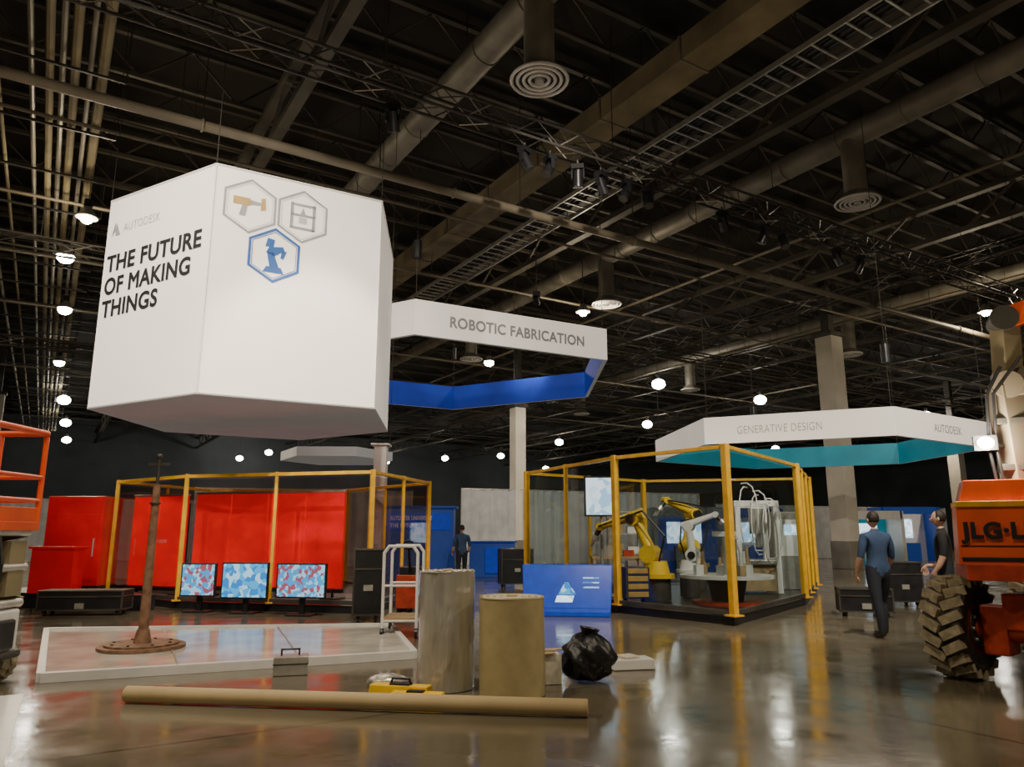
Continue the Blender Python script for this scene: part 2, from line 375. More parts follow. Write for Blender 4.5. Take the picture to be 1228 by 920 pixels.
for i, A in enumerate((5.2, 8.4, 9.1, 9.9, 10.6, 11.4, 12.1, 14.8, 16.5, 17.3, 19.8, 21)):
    p = H(A, 12.9, 10.22); dv = Vector((math.sin(i*2.1)*.5, math.cos(i*1.7)*.5, -1)).normalized()
    s.cyl(p, p-Vector((0, 0, .14)), .03, 'steel', n=6); s.box(p-Vector((0, 0, .2)), (.3, .22, .12), 'black', i)
    for sd in (-.14, .14): s.box(p+Vector((sd*math.cos(i), sd*math.sin(i), -.36)), (.03, .10, .26), 'black', i)
    c = p-Vector((0, 0, .42)); s.cyl(c-dv*.14, c+dv*.26, .11, 'black', r2=.13, n=12); s.cyl(c+dv*.26, c+dv*.27, .11, 'steel', n=12)
s.done()

# ------------------------------------------------------------------ big hexagonal hanging sign
sign = empty('hexagonal_hanging_sign')
hexp = [(-5.70, 13.15), (-2.80, 14.8), (-3.10, 18.2), (-5.75, 19.85), (-8.6, 18.2), (-8.6, 14.8)]
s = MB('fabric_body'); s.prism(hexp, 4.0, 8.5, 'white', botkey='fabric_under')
s.done(sign)
s = MB('frame_and_cables')
for i in range(6):
    p, q = hexp[i], hexp[(i+1) % 6]
    for z in (4.0, 8.5): s.cyl((*p, z), (*q, z), .025, 'fabric_under' if z < 5 else 'whitepaint', n=6)
    s.cyl((*p, 4.0), (*p, 8.5), .015, 'whitepaint', n=6)
    s.cyl((*p, 8.5), (*p, 13.9), .008, 'steel', n=4)
s.done(sign)
L = Vector((-8.6, 14.8, 0)); N = Vector((-5.7, 13.15, 0)); Rv = Vector((-2.8, 14.8, 0))
eL = (N-L).normalized(); eR = (Rv-N).normalized()
def onL(sv, z): return L+eL*sv+Vector((0, 0, z))
def onR(sv, z): return N+eR*sv+Vector((0, 0, z))
text('THE FUTURE', onL(.1, 6.87), eL, 'ink', 3.0, .50, sign, bold=.016)
text('OF MAKING', onL(.1, 6.37), eL, 'ink', 2.72, .50, sign, bold=.016)
text('THINGS', onL(.1, 5.88), eL, 'ink', 1.82, .50, sign, bold=.016)
text('AUTODESK', onL(.55, 7.70), eL, 'inkpale', 1.2, .26, sign)
s = MB('logo_mark')
def tri(sv, z, pts, fn, nrm, key, mb):
    mb.add([fn(sv+a, z+b)+nrm*.012 for a, b in pts], [tuple(range(len(pts)))], key)
nL = eL.cross(Vector((0, 0, 1))); nR = eR.cross(Vector((0, 0, 1)))
tri(.15, 7.65, [(0, 0), (.14, .12), (.1, .32)], onL, nL, 'inkgrey', s); tri(.15, 7.65, [(.14, 0), (.3, 0), (.14, .3)], onL, nL, 'inkgrey', s)
s.done(sign)
def hexring(mb, c0, z0, R, w, key):
    out = []; inn = []
    for i in range(6):
        t = math.pi/2+i*math.pi/3
        out.append(onR(c0+R*math.cos(t), z0+R*math.sin(t))+nR*.012); inn.append(onR(c0+(R-w)*math.cos(t), z0+(R-w)*math.sin(t))+nR*.012)
    mb.add(out+inn, [(i, (i+1) % 6, 6+(i+1) % 6, 6+i) for i in range(6)], key)
s = MB('hexagon_icons')
hexring(s, .667, 7.78, .57, .05, 'inkgrey'); hexring(s, 1.69, 7.78, .57, .05, 'inkgrey'); hexring(s, 1.18, 6.86, .57, .06, 'inkblue')
hexring(s, 1.18, 6.86, .49, .015, 'inkblue'); hexring(s, .667, 7.78, .49, .012, 'inkpale'); hexring(s, 1.69, 7.78, .49, .012, 'inkpale')
def R2(c0, z0, poly, key): tri(c0, z0, poly, onR, nR, key, s)
R2(.667, 7.78, [(-.32, 0), (.0, 0), (.0, .16), (-.32, .16)], 'inktan'); R2(.667, 7.78, [(0, .03), (.2, .05), (.2, .11), (0, .13)], 'inkgrey')
R2(.667, 7.78, [(.2, -.06), (.3, -.02), (.28, .22), (.2, .2)], 'inktan'); R2(.667, 7.78, [(-.2, -.22), (-.08, -.22), (-.05, 0), (-.15, 0)], 'inkgrey')
for a, b_ in (((-.25, -.28), (-.19, .28)), ((.19, -.28), (.25, .28))): R2(1.69, 7.78, [(a[0], a[1]), (b_[0], a[1]), (b_[0], b_[1]), (a[0], b_[1])], 'inkgrey')
for z in (-.28, .22, .0): R2(1.69, 7.78, [(-.25, z), (.25, z), (.25, z+.05), (-.25, z+.05)], 'inkgrey')
R2(1.69, 7.78, [(-.08, -.15), (.08, -.15), (.08, -.02), (-.08, -.02)], 'inkpale'); R2(1.69, 7.78, [(-.05, .05), (.05, .05), (0, .2)], 'inkgrey')
R2(1.18, 6.86, [(-.2, -.36), (.2, -.36), (.14, -.24), (-.14, -.24)], 'inkblue'); R2(1.18, 6.86, [(-.08, -.24), (.1, -.24), (-.02, .06), (-.14, .04)], 'inkblue')
R2(1.18, 6.86, [(-.16, .04), (.0, -.02), (.2, .12), (.16, .2), (-.1, .16)], 'inkblue'); R2(1.18, 6.86, [(-.18, .16), (-.02, .16), (.0, .32), (-.14, .34)], 'inkblue')
R2(1.18, 6.86, [(.14, .1), (.24, .12), (.18, -.06), (.12, -.04)], 'inkblue')
s.done(sign)

# ------------------------------------------------------------------ ring signs
def ring(name, pts, z0, z1, inkey, th_=.14):
    e = empty(name); s = MB('fabric_band'); c = Vector((sum(p[0] for p in pts)/6, sum(p[1] for p in pts)/6))
    inn = [tuple(Vector(p)+(c-Vector(p)).normalized()*th_) for p in pts]; n = len(pts)
    v = [(*p, z0) for p in pts]+[(*p, z1) for p in pts]+[(*p, z0) for p in inn]+[(*p, z1) for p in inn]
    for i in range(n):
        k = (i+1) % n
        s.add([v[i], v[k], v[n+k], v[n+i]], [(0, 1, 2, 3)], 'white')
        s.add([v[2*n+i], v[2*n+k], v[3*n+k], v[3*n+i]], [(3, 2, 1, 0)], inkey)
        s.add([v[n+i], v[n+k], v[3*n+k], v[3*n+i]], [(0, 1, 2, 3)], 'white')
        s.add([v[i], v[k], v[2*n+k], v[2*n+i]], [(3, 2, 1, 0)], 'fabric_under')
    s.done(e)
    s = MB('hanging_cables')
    for i, p in enumerate(inn): s.cyl((*p, z1-.05), (*p, 13.9), .010, 'steel', n=4)
    for p in (inn[0], inn[3]):
        s.cyl((*p, z1+1.2), (*p, z1+1.7), .12, 'black', n=10)
    s.done(e); return e
r1pts = [(-2.59, 18.98), (2.91, 21.97), (2.95, 28.2), (-2.5, 31.2), (-7.95, 28.2), (-7.99, 22.1)]
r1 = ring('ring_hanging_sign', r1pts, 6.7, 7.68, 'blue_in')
e1 = Vector((2.91+2.59, 21.97-18.98, 0)).normalized()
text('ROBOTIC FABRICATION', Vector((-2.59, 18.98, 7.03))+e1*1.0, e1, 'inkgrey', 4.4, .42, r1, bold=.014)
r2pts = [(9.95, 19.0), (14.3, 21.9), (14.2, 27.0), (9.6, 29.2), (5.1, 26.2), (5.5, 21.0)]
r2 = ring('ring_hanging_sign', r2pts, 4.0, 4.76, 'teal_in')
e2 = Vector((9.95-5.5, 19-21, 0)).normalized()
text('GENERATIVE DESIGN', Vector((5.5, 21, 4.25))+e2*.9, e2, 'inkpale', 2.2, .32, r2)
e3 = Vector((14.3-9.95, 2.9, 0)).normalized()
text('AUTODESK', Vector((9.95, 19, 4.25))+e3*1.9, e3, 'inkgrey', 1.5, .32, r2)
c_ = MB('flat_hanging_canopy')
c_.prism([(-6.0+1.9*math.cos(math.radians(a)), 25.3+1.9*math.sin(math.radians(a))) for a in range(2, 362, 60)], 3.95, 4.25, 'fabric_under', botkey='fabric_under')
for a in (2, 122, 242): c_.cyl((-6.0+1.8*math.cos(math.radians(a)), 25.3+1.8*math.sin(math.radians(a)), 4.25), (-6.0+1.8*math.cos(math.radians(a)), 25.3+1.8*math.sin(math.radians(a)), 13.9), .012, 'steel', n=4)
c_.done()

# ------------------------------------------------------------------ building columns
def column(x, y, w, h, key='concrete'):
    c = MB('building_column'); c.box((x, y, h/2), (w, w, h), key, th); c.box((x, y, .6), (w+.1, w+.1, 1.2), 'duct', th)
    c.box((x, y, h+(13.9-h)/2), (w*.5, w*.5, 13.9-h), 'steel', th); c.box((x, y, h+.1), (w+.2, w+.2, .2), 'steel', th); c.done(bevel=.02)
column(14.8, 33.5, .85, 10.5); column(.3, 38.4, .62, 8.0); column(-34, 48, .9, 10.5); column(36, 60, .9, 10.5)
c = MB('booth_column'); c.box((-3.65, 20.6, 1.95), (.34, .34, 3.9), 'whitepaint'); c.box((-3.65, 20.6, .05), (.6, .6, .1), 'alu'); c.box((-3.65, 20.6, 3.93), (.5, .5, .06), 'alu'); c.done(bevel=.01)

# ------------------------------------------------------------------ safety cells
def cell(name, pts, h, posts_between, clear='clear', zb=.14, w0=.115, w1=.075, skip=()):
    e = empty(name); s = MB('floor_platform'); s.prism(pts, 0.005, zb, 'black'); s.done(e)
    s = MB('yellow_frame'); g = MB('clear_panels'); n = len(pts)
    for i in range(n):
        p = Vector((*pts[i], 0)); q = Vector((*pts[(i+1) % n], 0)); k = posts_between[i]
        for j_ in range(k+1):
            w = w0 if j_ == 0 else w1
            a = p.lerp(q, j_/(k+1)); s.box((a.x, a.y, zb+(h-zb)/2), (w, w, h-zb), 'yellow', th)
            s.box((a.x, a.y, zb+.02), (w+.12, w+.12, .03), 'yellow', th)
            b_ = p.lerp(q, (j_+1)/(k+1))
            if i not in skip:
                d = (b_-a).normalized()*.08
                g.beam(a+d+Vector((0, 0, zb+.1+(h-zb-.2)/2)), b_-d+Vector((0, 0, zb+.1+(h-zb-.2)/2)), .012, h-zb-.25, clear)
        s.beam(p+Vector((0, 0, h-.05)), q+Vector((0, 0, h-.05)), .06, .07, 'yellow')
        s.beam(p+Vector((0, 0, zb+.06)), q+Vector((0, 0, zb+.06)), .06, .08, 'steel')
    s.done(e, bevel=.006); g.done(e); return e
cell1 = [(3.72, 12.9), (6.35, 16.6), (8.2, 20.6), (3.8, 21.6), (.37, 18.8), (2.06, 14.9)]
cell('robot_safety_enclosure', cell1, 3.05, [0, 2, 1, 1, 1, 0])
cell2 = [(-6.9, 15.8), (-2.75, 14.7), (-2.0, 18), (-4.6, 21), (-8.5, 21), (-9.3, 17.6)]
cell('robot_safety_enclosure', cell2, 2.75, [1, 1, 1, 1, 1, 0], 'clearred', w0=.085, w1=.06)
s = MB('black_stage_deck'); s.prism([(-11.2, 16.2), (-7.4, 15.3), (-7.2, 15.5), (-9.6, 17.5), (-8.8, 21), (-11.2, 21)], 0.005, .3, 'black'); s.done()

def redwall(p, q, z0, z1):
    s = MB('red_display_wall'); p = Vector((*p, 0)); q = Vector((*q, 0)); d = (q-p).normalized(); nr = d.cross(Vector((0, 0, 1)))
    n = max(1, round((q-p).length/1.05))
    for i in range(n):
        a = p.lerp(q, i/n)+d*.012; b_ = p.lerp(q, (i+1)/n)-d*.012
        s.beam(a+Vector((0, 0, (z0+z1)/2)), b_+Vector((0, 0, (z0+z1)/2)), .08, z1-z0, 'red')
    s.beam(p+Vector((0, 0, z1+.02)), q+Vector((0, 0, z1+.02)), .10, .05, 'alu')
    for t in (.08, .92):
        a = p.lerp(q, t)-nr*.15; s.box((a.x, a.y, .14+(z1-.3)/2), (.06, .06, z1-.3), 'black'); s.box((a.x, a.y, .17), (.35, .5, .04), 'black', math.atan2(d.y, d.x))
    s.beam(p+Vector((0, 0, z0-.05)), q+Vector((0, 0, z0-.05)), .12, .08, 'black'); s.done(bevel=.008)
redwall((-8.85, 17.6), (-7.32, 16.95), .35, 2.35)
redwall((-7.15, 17.0), (-3.55, 16.0), .38, 2.38)
dl = Vector((1.53, -.65, 0)).normalized(); po = Vector((-8.85, 17.6, 1.3))+dl*.75+dl.cross(Vector((0, 0, 1)))*.05
text('AUTODESK', po, dl, 'whitepaint', .42, .11, None, name='wall_label')
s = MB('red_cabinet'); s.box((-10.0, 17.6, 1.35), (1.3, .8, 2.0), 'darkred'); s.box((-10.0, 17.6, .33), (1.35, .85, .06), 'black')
s.box((-10.0, 17.18, 1.2), (1.1, .02, 1.5), 'darkred'); s.cyl((-9.5, 17.16, 1.0), (-9.5, 17.16, 1.4), .02, 'alu', n=8); s.done(bevel=.015)
s = MB('red_counter'); s.box((-9.55, 15.98, .75), (.9, .4, .9), 'darkred'); s.box((-9.55, 15.98, 1.22), (1.0, .5, .05), 'darkred'); s.done(bevel=.01)

# tilted blue display console
def console(name, c, w, h, d, rz=0):
    e = empty(name); R = Matrix.Rotation(rz, 3, 'Z'); s = MB('body')
    prof = [(-d*.5, 0.0), (d*.5, 0.0), (d*.5, h), (0, h), (-d*.5, .08)]; n = len(prof); vs = []
    for x in (-w/2, w/2):
        for (y, z) in prof: vs.append(Vector(c)+R @ Vector((x*(.93+.07*z/h), y, z)))
    s.add(vs, [(i, n+i, n+(i+1) % n, (i+1) % n) for i in range(n)]+[tuple(range(n)), tuple(range(2*n-1, n-1, -1))], 'bluedesk')
    s.done(e, bevel=.015)
    nn = Vector((0, -(h-.08), d*.5)).normalized()
    def S(x, t, o=.010): return Vector(c)+R @ (Vector((x, -d*.5+d*.5*t, .08+(h-.08)*t))+nn*o)
    g = MB('screen'); g.add([S(-w*.44, .08), S(w*.44, .08), S(w*.45, .93), S(-w*.45, .93)], [(0, 1, 2, 3)], 'bluedesk')
    g.add([S(-.22, .20, .014), S(.10, .20, .014), S(.14, .34, .014), S(-.18, .34, .014)], [(0, 1, 2, 3)], 'screenwhite')
    g.add([S(-.16, .36, .014), S(.18, .36, .014), S(.02, .62, .014), S(-.04, .62, .014)], [(0, 1, 2, 3)], 'screen')
    for k in range(3): g.add([S(.3, .5+.1*k, .014), S(.6, .5+.1*k, .014), S(.6, .53+.1*k, .014), S(.3, .53+.1*k, .014)], [(0, 1, 2, 3)], 'screen')
    g.done(e)
console('blue_display_console', (1.05, 14.5, .005), 1.72, .92, .55, rz=math.radians(-8))
def monitor(name, c, w, h, key, rz=0):
    e = empty(name); s = MB('housing'); x, y, z = c
    s.box((x, y, z), (w+.06, .06, h+.06), 'black', rz); s.box((x, y+.12, z*.5), (.1, .08, z), 'black', rz); s.box((x, y+.1, .02), (.5, .35, .03), 'black', rz); s.done(e, bevel=.008)
    R = Matrix.Rotation(rz, 3, 'Z'); g = MB('screen'); q = [Vector(c)+R @ Vector((a*w/2, -.035, b*h/2)) for a, b in ((-1, -1), (1, -1), (1, 1), (-1, 1))]
    g.add(q, [(0, 1, 2, 3)], key); g.done(e)
monitor('display_monitor', (-5.15, 14.75, .62), .9, .62, 'screen', -.15)
monitor('display_monitor', (-3.95, 14.35, .64), .95, .58, 'screenred', -.2)
monitor('display_monitor', (-6.15, 15.0, .62), .66, .58, 'screenred', -.1)
e = empty('display_monitor'); s = MB('housing'); s.box((2.05, 17.2, 2.35), (.78, .06, .92), 'black'); s.cyl((2.05, 17.28, .14), (2.05, 17.28, 2.6), .04, 'alu'); s.box((2.05, 17.3, .16), (.6, .5, .04), 'alu'); s.done(e)
g = MB('screen'); g.add([(1.70, 17.165, 1.93), (2.40, 17.165, 1.93), (2.40, 17.165, 2.77), (1.70, 17.165, 2.77)], [(0, 1, 2, 3)], 'screenwhite'); g.done(e)

# ------------------------------------------------------------------ robot arms
def robot(name, base, yaw, key, a1=20, a2=-50, a3=30, sc=1.0, ped=.5):
    s = MB(name); R = Matrix.Rotation(yaw, 3, 'Z'); b = Vector(base)
    def P(x, z, y=0): return b+R @ Vector((x*sc, y*sc, z*sc))
    s.cyl(P(0, 0), P(0, ped), .26*sc, 'steel', n=20); s.cyl(P(0, ped), P(0, ped+.08), .34*sc, key, n=20)
    s.cyl(P(0, ped+.08), P(0, ped+.32), .25*sc, key, r2=.20*sc, n=20)
    sh = (.12, ped+.45); s.cyl(P(sh[0], sh[1], -.2), P(sh[0], sh[1], .2), .17*sc, key, n=20); s.cyl(P(sh[0], sh[1], -.24), P(sh[0], sh[1], -.2), .10*sc, 'black', n=14)
    r1_ = math.radians(a1); el = (sh[0]+.75*math.sin(r1_), sh[1]+.75*math.cos(r1_))
    s.cyl(P(*sh, -.08), P(*el, -.08), .12*sc, key, r2=.09*sc, n=14)
    s.cyl(P(*el, -.18), P(*el, .16), .13*sc, key, n=18); s.cyl(P(*el, .16), P(*el, .26), .09*sc, 'black', n=14)
    r2_ = math.radians(90+a2); d = (math.sin(r2_), math.cos(r2_))
    back = (el[0]-.2*d[0], el[1]-.2*d[1]+.06); wr = (el[0]+.75*d[0], el[1]+.75*d[1]+.05)
    s.cyl(P(*back), P(*wr), .11*sc, key, r2=.065*sc, n=14)
    s.cyl(P(*wr, -.08), P(*wr, .08), .08*sc, key, n=14)
    r3_ = math.radians(90+a3); tl = (wr[0]+.2*math.sin(r3_), wr[1]+.2*math.cos(r3_)); s.cyl(P(*wr), P(*tl), .055*sc, 'black', n=12)
    t2 = (tl[0]+.1*math.sin(r3_), tl[1]+.1*math.cos(r3_)); s.cyl(P(*tl), P(*t2), .09*sc, 'alu', n=12)
    for y in (-.05, .05): s.beam(P(*t2, y), P(t2[0]+.16*math.sin(r3_), t2[1]+.16*math.cos(r3_), y), .03*sc, .03*sc, 'alu')
    pts = [P(-.1, ped+.3, .15), P(-.25, ped+.8, .2), P(el[0]-.25, el[1]+.15, .2), P(*wr, .12)]
    s.path(pts, .02*sc, 'black', 6)
    return s.done()
robot('robot_arm', (3.1, 16.3, .14), math.radians(150), 'robot_yellow', 25, 15, 60, 1.1, .40)
robot('robot_arm', (4.6, 19.2, .14), math.radians(200), 'robot_yellow', -10, -20, 50, 1.1, .5)
robot('robot_arm', (4.0, 17.2, .14), math.radians(-25), 'whitepaint', -5, -20, 50, .85, .6)
s = MB('assembly_table'); cx, cy = 4.3, 15.3
s.cyl((cx, cy, .64), (cx, cy, .70), .92, 'whitepaint', n=36); s.cyl((cx, cy, .14), (cx, cy, .64), .3, 'steel', r2=.4, n=16)
s.cyl((cx, cy, .14), (cx, cy, .2), .7, 'redpaint', n=24)
for i in range(9):
    a = i*math.pi*2/9; r = .45+.2*(i % 2); s.box((cx+r*math.cos(a), cy+r*math.sin(a), .70+.1), (.16, .12, .2), ('alu', 'wood', 'whitepaint')[i % 3], a); s.cyl((cx+r*math.cos(a), cy+r*math.sin(a), .9), (cx+r*math.cos(a), cy+r*math.sin(a), 1.05+.1*(i % 3)), .035, ('wood', 'whitepaint')[i % 2], n=8)
s.cyl((cx, cy, .70), (cx, cy, 1.5), .05, 'alu', n=12); s.box((cx, cy, 1.5), (.5, .1, .1), 'whitepaint', .3)
s.done()
s = MB('machining_gantry')
for x in (5.3, 6.2):
    s.box((x, 17.7, 1.2), (.12, .12, 2.1), 'whitepaint'); s.box((x, 18.5, 1.2), (.12, .12, 2.1), 'whitepaint')
s.box((5.75, 17.7, 2.2), (1.05, .14, .14), 'whitepaint'); s.box((5.75, 18.5, 2.2), (1.05, .14, .14), 'whitepaint'); s.box((5.75, 18.1, .85), (1.0, .9, .1), 'alu')
s.box((5.75, 17.65, 1.8), (.3, .3, .6), 'alu'); s.cyl((5.75, 17.65, 1.2), (5.75, 17.65, 1.5), .07, 'alu'); s.box((5.75, 18.1, .5), (.8, .7, .6), 'wood')
for i in range(7):
    pts = [(5.25+.13*i+.28*math.sin(t)*(1 if i % 2 else -1), 17.5-.25*math.sin(t), 2.75-.09*i-1.35*t/math.pi+.25*math.sin(t*2)) for t in [math.pi*k/8 for k in range(9)]]
    s.path(pts, .017, 'whitepaint', 6)
s.done(bevel=.01)
s = MB('control_cabinet'); s.box((7.0, 19.3, 1.1), (.8, .6, 1.9), 'alu'); s.box((7.0, 18.99, 1.4), (.6, .02, .9), 'whitepaint'); s.box((7.0, 18.97, 1.6), (.3, .02, .25), 'screenwhite'); s.cyl((7.3, 18.96, .9), (7.3, 18.96, 1.2), .02, 'black', n=8); s.done(bevel=.015)
s = MB('wire_shelf_rack')
for x in (2.5, 3.3):
    for y in (19.2, 19.8): s.cyl((x, y, .14), (x, y, 2.1), .025, 'alu', n=8)
for z in (.5, 1.0, 1.5, 2.05):
    s.box((2.9, 19.5, z), (.84, .64, .03), 'alu')
    if z < 2: s.box((2.7, 19.5, z+.14), (.3, .4, .24), 'wood'); s.box((3.1, 19.45, z+.1), (.28, .3, .16), 'whitepaint')
s.done()
s = MB('wooden_workbench'); s.box((2.5, 18.3, .95), (1.2, .6, .06), 'wood')
for x in (1.96, 3.04):
    for y in (18.06, 18.54): s.box((x, y, .53), (.07, .07, .78), 'wood')
s.box((2.5, 18.3, .35), (1.1, .5, .04), 'wood'); s.box((2.3, 18.3, 1.1), (.3, .25, .24), 'alu'); s.box((2.8, 18.25, 1.05), (.25, .2, .14), 'redpaint'); s.done()
s = MB('tool_trolley'); s.box((2.45, 15.3, .55), (.5, .4, .6), 'steel', .2)
for z in (.35, .5, .65, .8): s.box((2.49, 15.09, z-.02), (.42, .02, .10), 'yellow', .2)
for x, y in ((2.25, 15.2), (2.6, 15.25), (2.25, 15.45), (2.6, 15.45)): s.cyl((x, y, .20), (x+.04, y, .20), .06, 'rubber', n=12)
s.box((2.4, 15.3, .92), (.2, .15, .12), 'wood', .2); s.done(bevel=.008)

# ------------------------------------------------------------------ far booths, drapes
s = MB('blue_booth_wall'); s.box((-3.1, 25.5, 1.18), (2.3, .9, 2.34), 'navy'); s.box((-3.1, 25.03, 1.9), (2.1, .03, .55), 'bluedesk'); s.box((-3.1, 25.5, 2.38), (2.5, 1.1, .08), 'navy'); s.done(bevel=.01)
text('AUTODESK UNIVERSITY', (-4.05, 25.01, 1.95), (1, 0), 'whitepaint', 1.4, .2, None, name='booth_label', bold=.004)
text('THE FUTURE', (-4.05, 25.01, 1.72), (1, 0), 'whitepaint', .9, .18, None, name='booth_label', bold=.004)
s = MB('blue_reception_counter'); s.box((-.7, 27, .6), (1.6, .7, 1.2), 'navy'); s.box((-.7, 27, 1.23), (1.75, .85, .06), 'navy'); s.box((-.7, 26.6, .6), (.5, .06, .9), 'bluedesk'); s.done(bevel=.02)
def drape(name, p, q, h, key='drape'):
    s = MB(name); p = Vector((*p, 0)); q = Vector((*q, 0)); L_ = (q-p).length; n = int(L_/.12); d = (q-p)/n; nr = d.normalized().cross(Vector((0, 0, 1)))
    vs = []
    for i in range(n+1):
        o = p+d*i+nr*.06*math.sin(i*1.9+math.sin(i*.37)*2); vs += [o+Vector((0, 0, .02)), o+Vector((0, 0, h))]
    s.add(vs, [(2*i, 2*i+2, 2*i+3, 2*i+1) for i in range(n)], key, True)
    k = max(2, int(L_/3)+1)
    for i in range(k):
        o = p.lerp(q, i/(k-1)); s.cyl(o, o+Vector((0, 0, h+.05)), .03, 'alu', n=8); s.cyl(o, o+Vector((0, 0, .02)), .25, 'steel', n=12)
    s.cyl(p+Vector((0, 0, h)), q+Vector((0, 0, h)), .025, 'alu', n=8); s.done()
drape('pipe_and_drape_curtain', (-2.5, 37), (10.5, 42), 3.7); drape('pipe_and_drape_curtain', (-14, 33), (-4.8, 36), 3.5)
drape('pipe_and_drape_curtain', (12, 44), (30, 52), 3.2, 'drape'); drape('pipe_and_drape_curtain', (-30, 40), (-15, 45), 3.4, 'drape')
def booth(x, y, w, h, key, key2):
    s = MB('exhibition_booth'); s.box((x, y, h/2), (w, .2, h), key); s.box((x-w/2, y-.8, h/2), (.15, 1.6, h), key2); s.box((x+w/2, y-.8, h/2), (.15, 1.6, h), key2)
    s.box((x, y-1.5, h-.2), (w, .2, .4), key2); s.box((x, y-.9, .5), (w*.4, .5, 1.0), key2); s.box((x, y-.12, h*.6), (w*.5, .04, h*.35), 'screenwhite'); s.done()
booth(22.5, 44, 3.2, 3.0, 'whitepaint', 'navy'); booth(17.8, 38, 2.2, 2.6, 'teal_in', 'whitepaint'); booth(7.5, 33, 3, 2.6, 'navy', 'wall'); booth(-20, 50, 4, 3, 'navy', 'whitepaint')
booth(11, 35, 2.0, 2.6, 'whitepaint', 'navy')

# ------------------------------------------------------------------ foreground
s = MB('cardboard_tube'); p = Vector((-3.5, 7.15, .075)); q = Vector((.63, 6.6, .075)); s.cyl(p, q, .07, 'card', n=24, caps=False)
d = (q-p).normalized()
for e_, sg in ((p, -1), (q, 1)):
    s.cyl(e_, e_+d*sg*.001, .07, 'card', n=24, caps=False); s.torus(e_, d, .064, .006, 'card', 24, 6); s.cyl(e_-d*sg*.05, e_-d*sg*.051, .066, 'cardcore', n=24)
s.done()
def roll(name, c, r, h, key, sag=0.0, crinkle=0.0):
    s = MB(name); x, y = c; n = 72; rows = 26; vs = []
    rnd = random.Random(3)
    fold = [rnd.uniform(-1, 1) for _ in range(n)]
    tab = [[rnd.uniform(-1, 1) for _ in range(n)] for _ in range(rows+1)]
    for j_ in range(rows+1):
        z = .006+h*j_/rows
        for i in range(n):
            t = 2*math.pi*i/n
            f_ = .6*fold[(i+j_//5) % n]+.4*tab[j_][i]
            rr = r*(1+.008*math.sin(3*t+j_*.2)+sag*math.sin(j_*.35+t*2)+crinkle*f_)
            vs.append((x+rr*math.cos(t), y+rr*math.sin(t), z+(crinkle*.5*tab[j_][(i*7) % n] if 0 < j_ else 0)))
    s.add(vs, [(j_*n+i, j_*n+(i+1) % n, (j_+1)*n+(i+1) % n, (j_+1)*n+i) for j_ in range(rows) for i in range(n)], key, True)
    s.cyl((x, y, h-.03), (x, y, h-.01), r*.96, 'rolltop', n=40)
    for k in range(1, 9):
        s.torus((x, y, h-.005), (0, 0, 1), r*(.18+.1*k), r*.035, 'rolltop' if k % 2 else key, 36, 6)
    s.cyl((x, y, h-.01), (x, y, h+.012), r*.14, 'cardcore', n=20); s.torus((x, y, h+.01), (0, 0, 1), r*.14, .012, 'card', 20, 6)
    s.done()
roll('carpet_roll', (.0, 7.5), .315, .90, 'olivewrap'); roll('plastic_wrapped_carpet_roll', (-.66, 7.8), .28, 1.13, 'silverwrap', .015, .022)
s = MB('bin_bag')
def lump(v):
    t = math.atan2(v.y, v.x)
    k = 1+.10*math.sin(5*t+v.z*3)+.08*math.sin(9*v.x+7*v.z)+.07*math.sin(11*t-5*v.z)
    return Vector((v.x*k, v.y*k, max(v.z*(1+.08*math.sin(4*t)), -.85)))
s.sph((.80, 8.15, .235), (.27, .25, .25), 'bag', 40, 26, lump); s.cyl((.80, 8.15, .43), (.82, 8.15, .53), .05, 'bag', r2=.11, n=12, caps=False); s.torus((.80, 8.15, .45), (0, 0, 1), .055, .012, 'bag', 14, 6)
s.done()
s = MB('cardboard_box'); s.box((.37, 8.05, .15), (.22, .22, .29), 'rolltop', .3); s.box((.33, 7.93, .31), (.22, .1, .01), 'card', .3); s.box((.41, 8.17, .31), (.22, .1, .01), 'card', .3); s.done()
s = MB('foam_block'); s.box((1.35, 8.9, .06), (.5, .3, .11), 'whitepaint', .2, top=(.95, .95)); s.box((1.32, 8.9, .13), (.2, .2, .03), 'rolltop', .5); s.done(bevel=.01)
s = MB('yellow_tool_case')
s.box((-1.05, 7.42, .055), (.60, .17, .10), 'toolyellow', -.25, top=(.96, .85)); s.box((-.86, 7.18, .045), (.5, .14, .08), 'toolyellow', -.15, top=(.95, .8))
s.box((-1.05, 7.42, .11), (.2, .1, .02), 'black', -.25); s.box((-.88, 7.18, .09), (.16, .08, .02), 'black', -.15)
s.path([(-1.15, 7.43, .10), (-1.13, 7.43, .16), (-.97, 7.40, .16), (-.95, 7.40, .10)], .012, 'black', 6)
s.done(bevel=.01)
s = MB('plastic_wrap_scrap'); s.sph((-1.25, 7.85, .06), (.2, .15, .07), 'silverwrap', 20, 10, lump); s.done()
s = MB('white_floor_panel'); pl = [(-4.85, 8.05), (-1.2, 9.55), (-1.95, 12.4), (-7.1, 11.8)]
s.prism(pl, 0.005, .07, 'vinyl')
for i in range(4):
    s.beam((*pl[i], .05), (*pl[(i+1) % 4], .05), .08, .10, 'whitepaint')
for t in (.33, .66):
    p = Vector((*pl[0], .076)).lerp(Vector((*pl[1], .076)), t); q = Vector((*pl[3], .076)).lerp(Vector((*pl[2], .076)), t); s.beam(p, q, .02, .008, 'alu')
s.done(bevel=.005)
s = MB('white_floor_strip'); s.beam((-4.75, 7.45, .004), (-2.5, 3.6, .004), .22, .004, 'whitepaint'); s.done()  # flat pale strip laid on the floor at near left
s = MB('pole_stand'); x, y = -4.74, 9.95
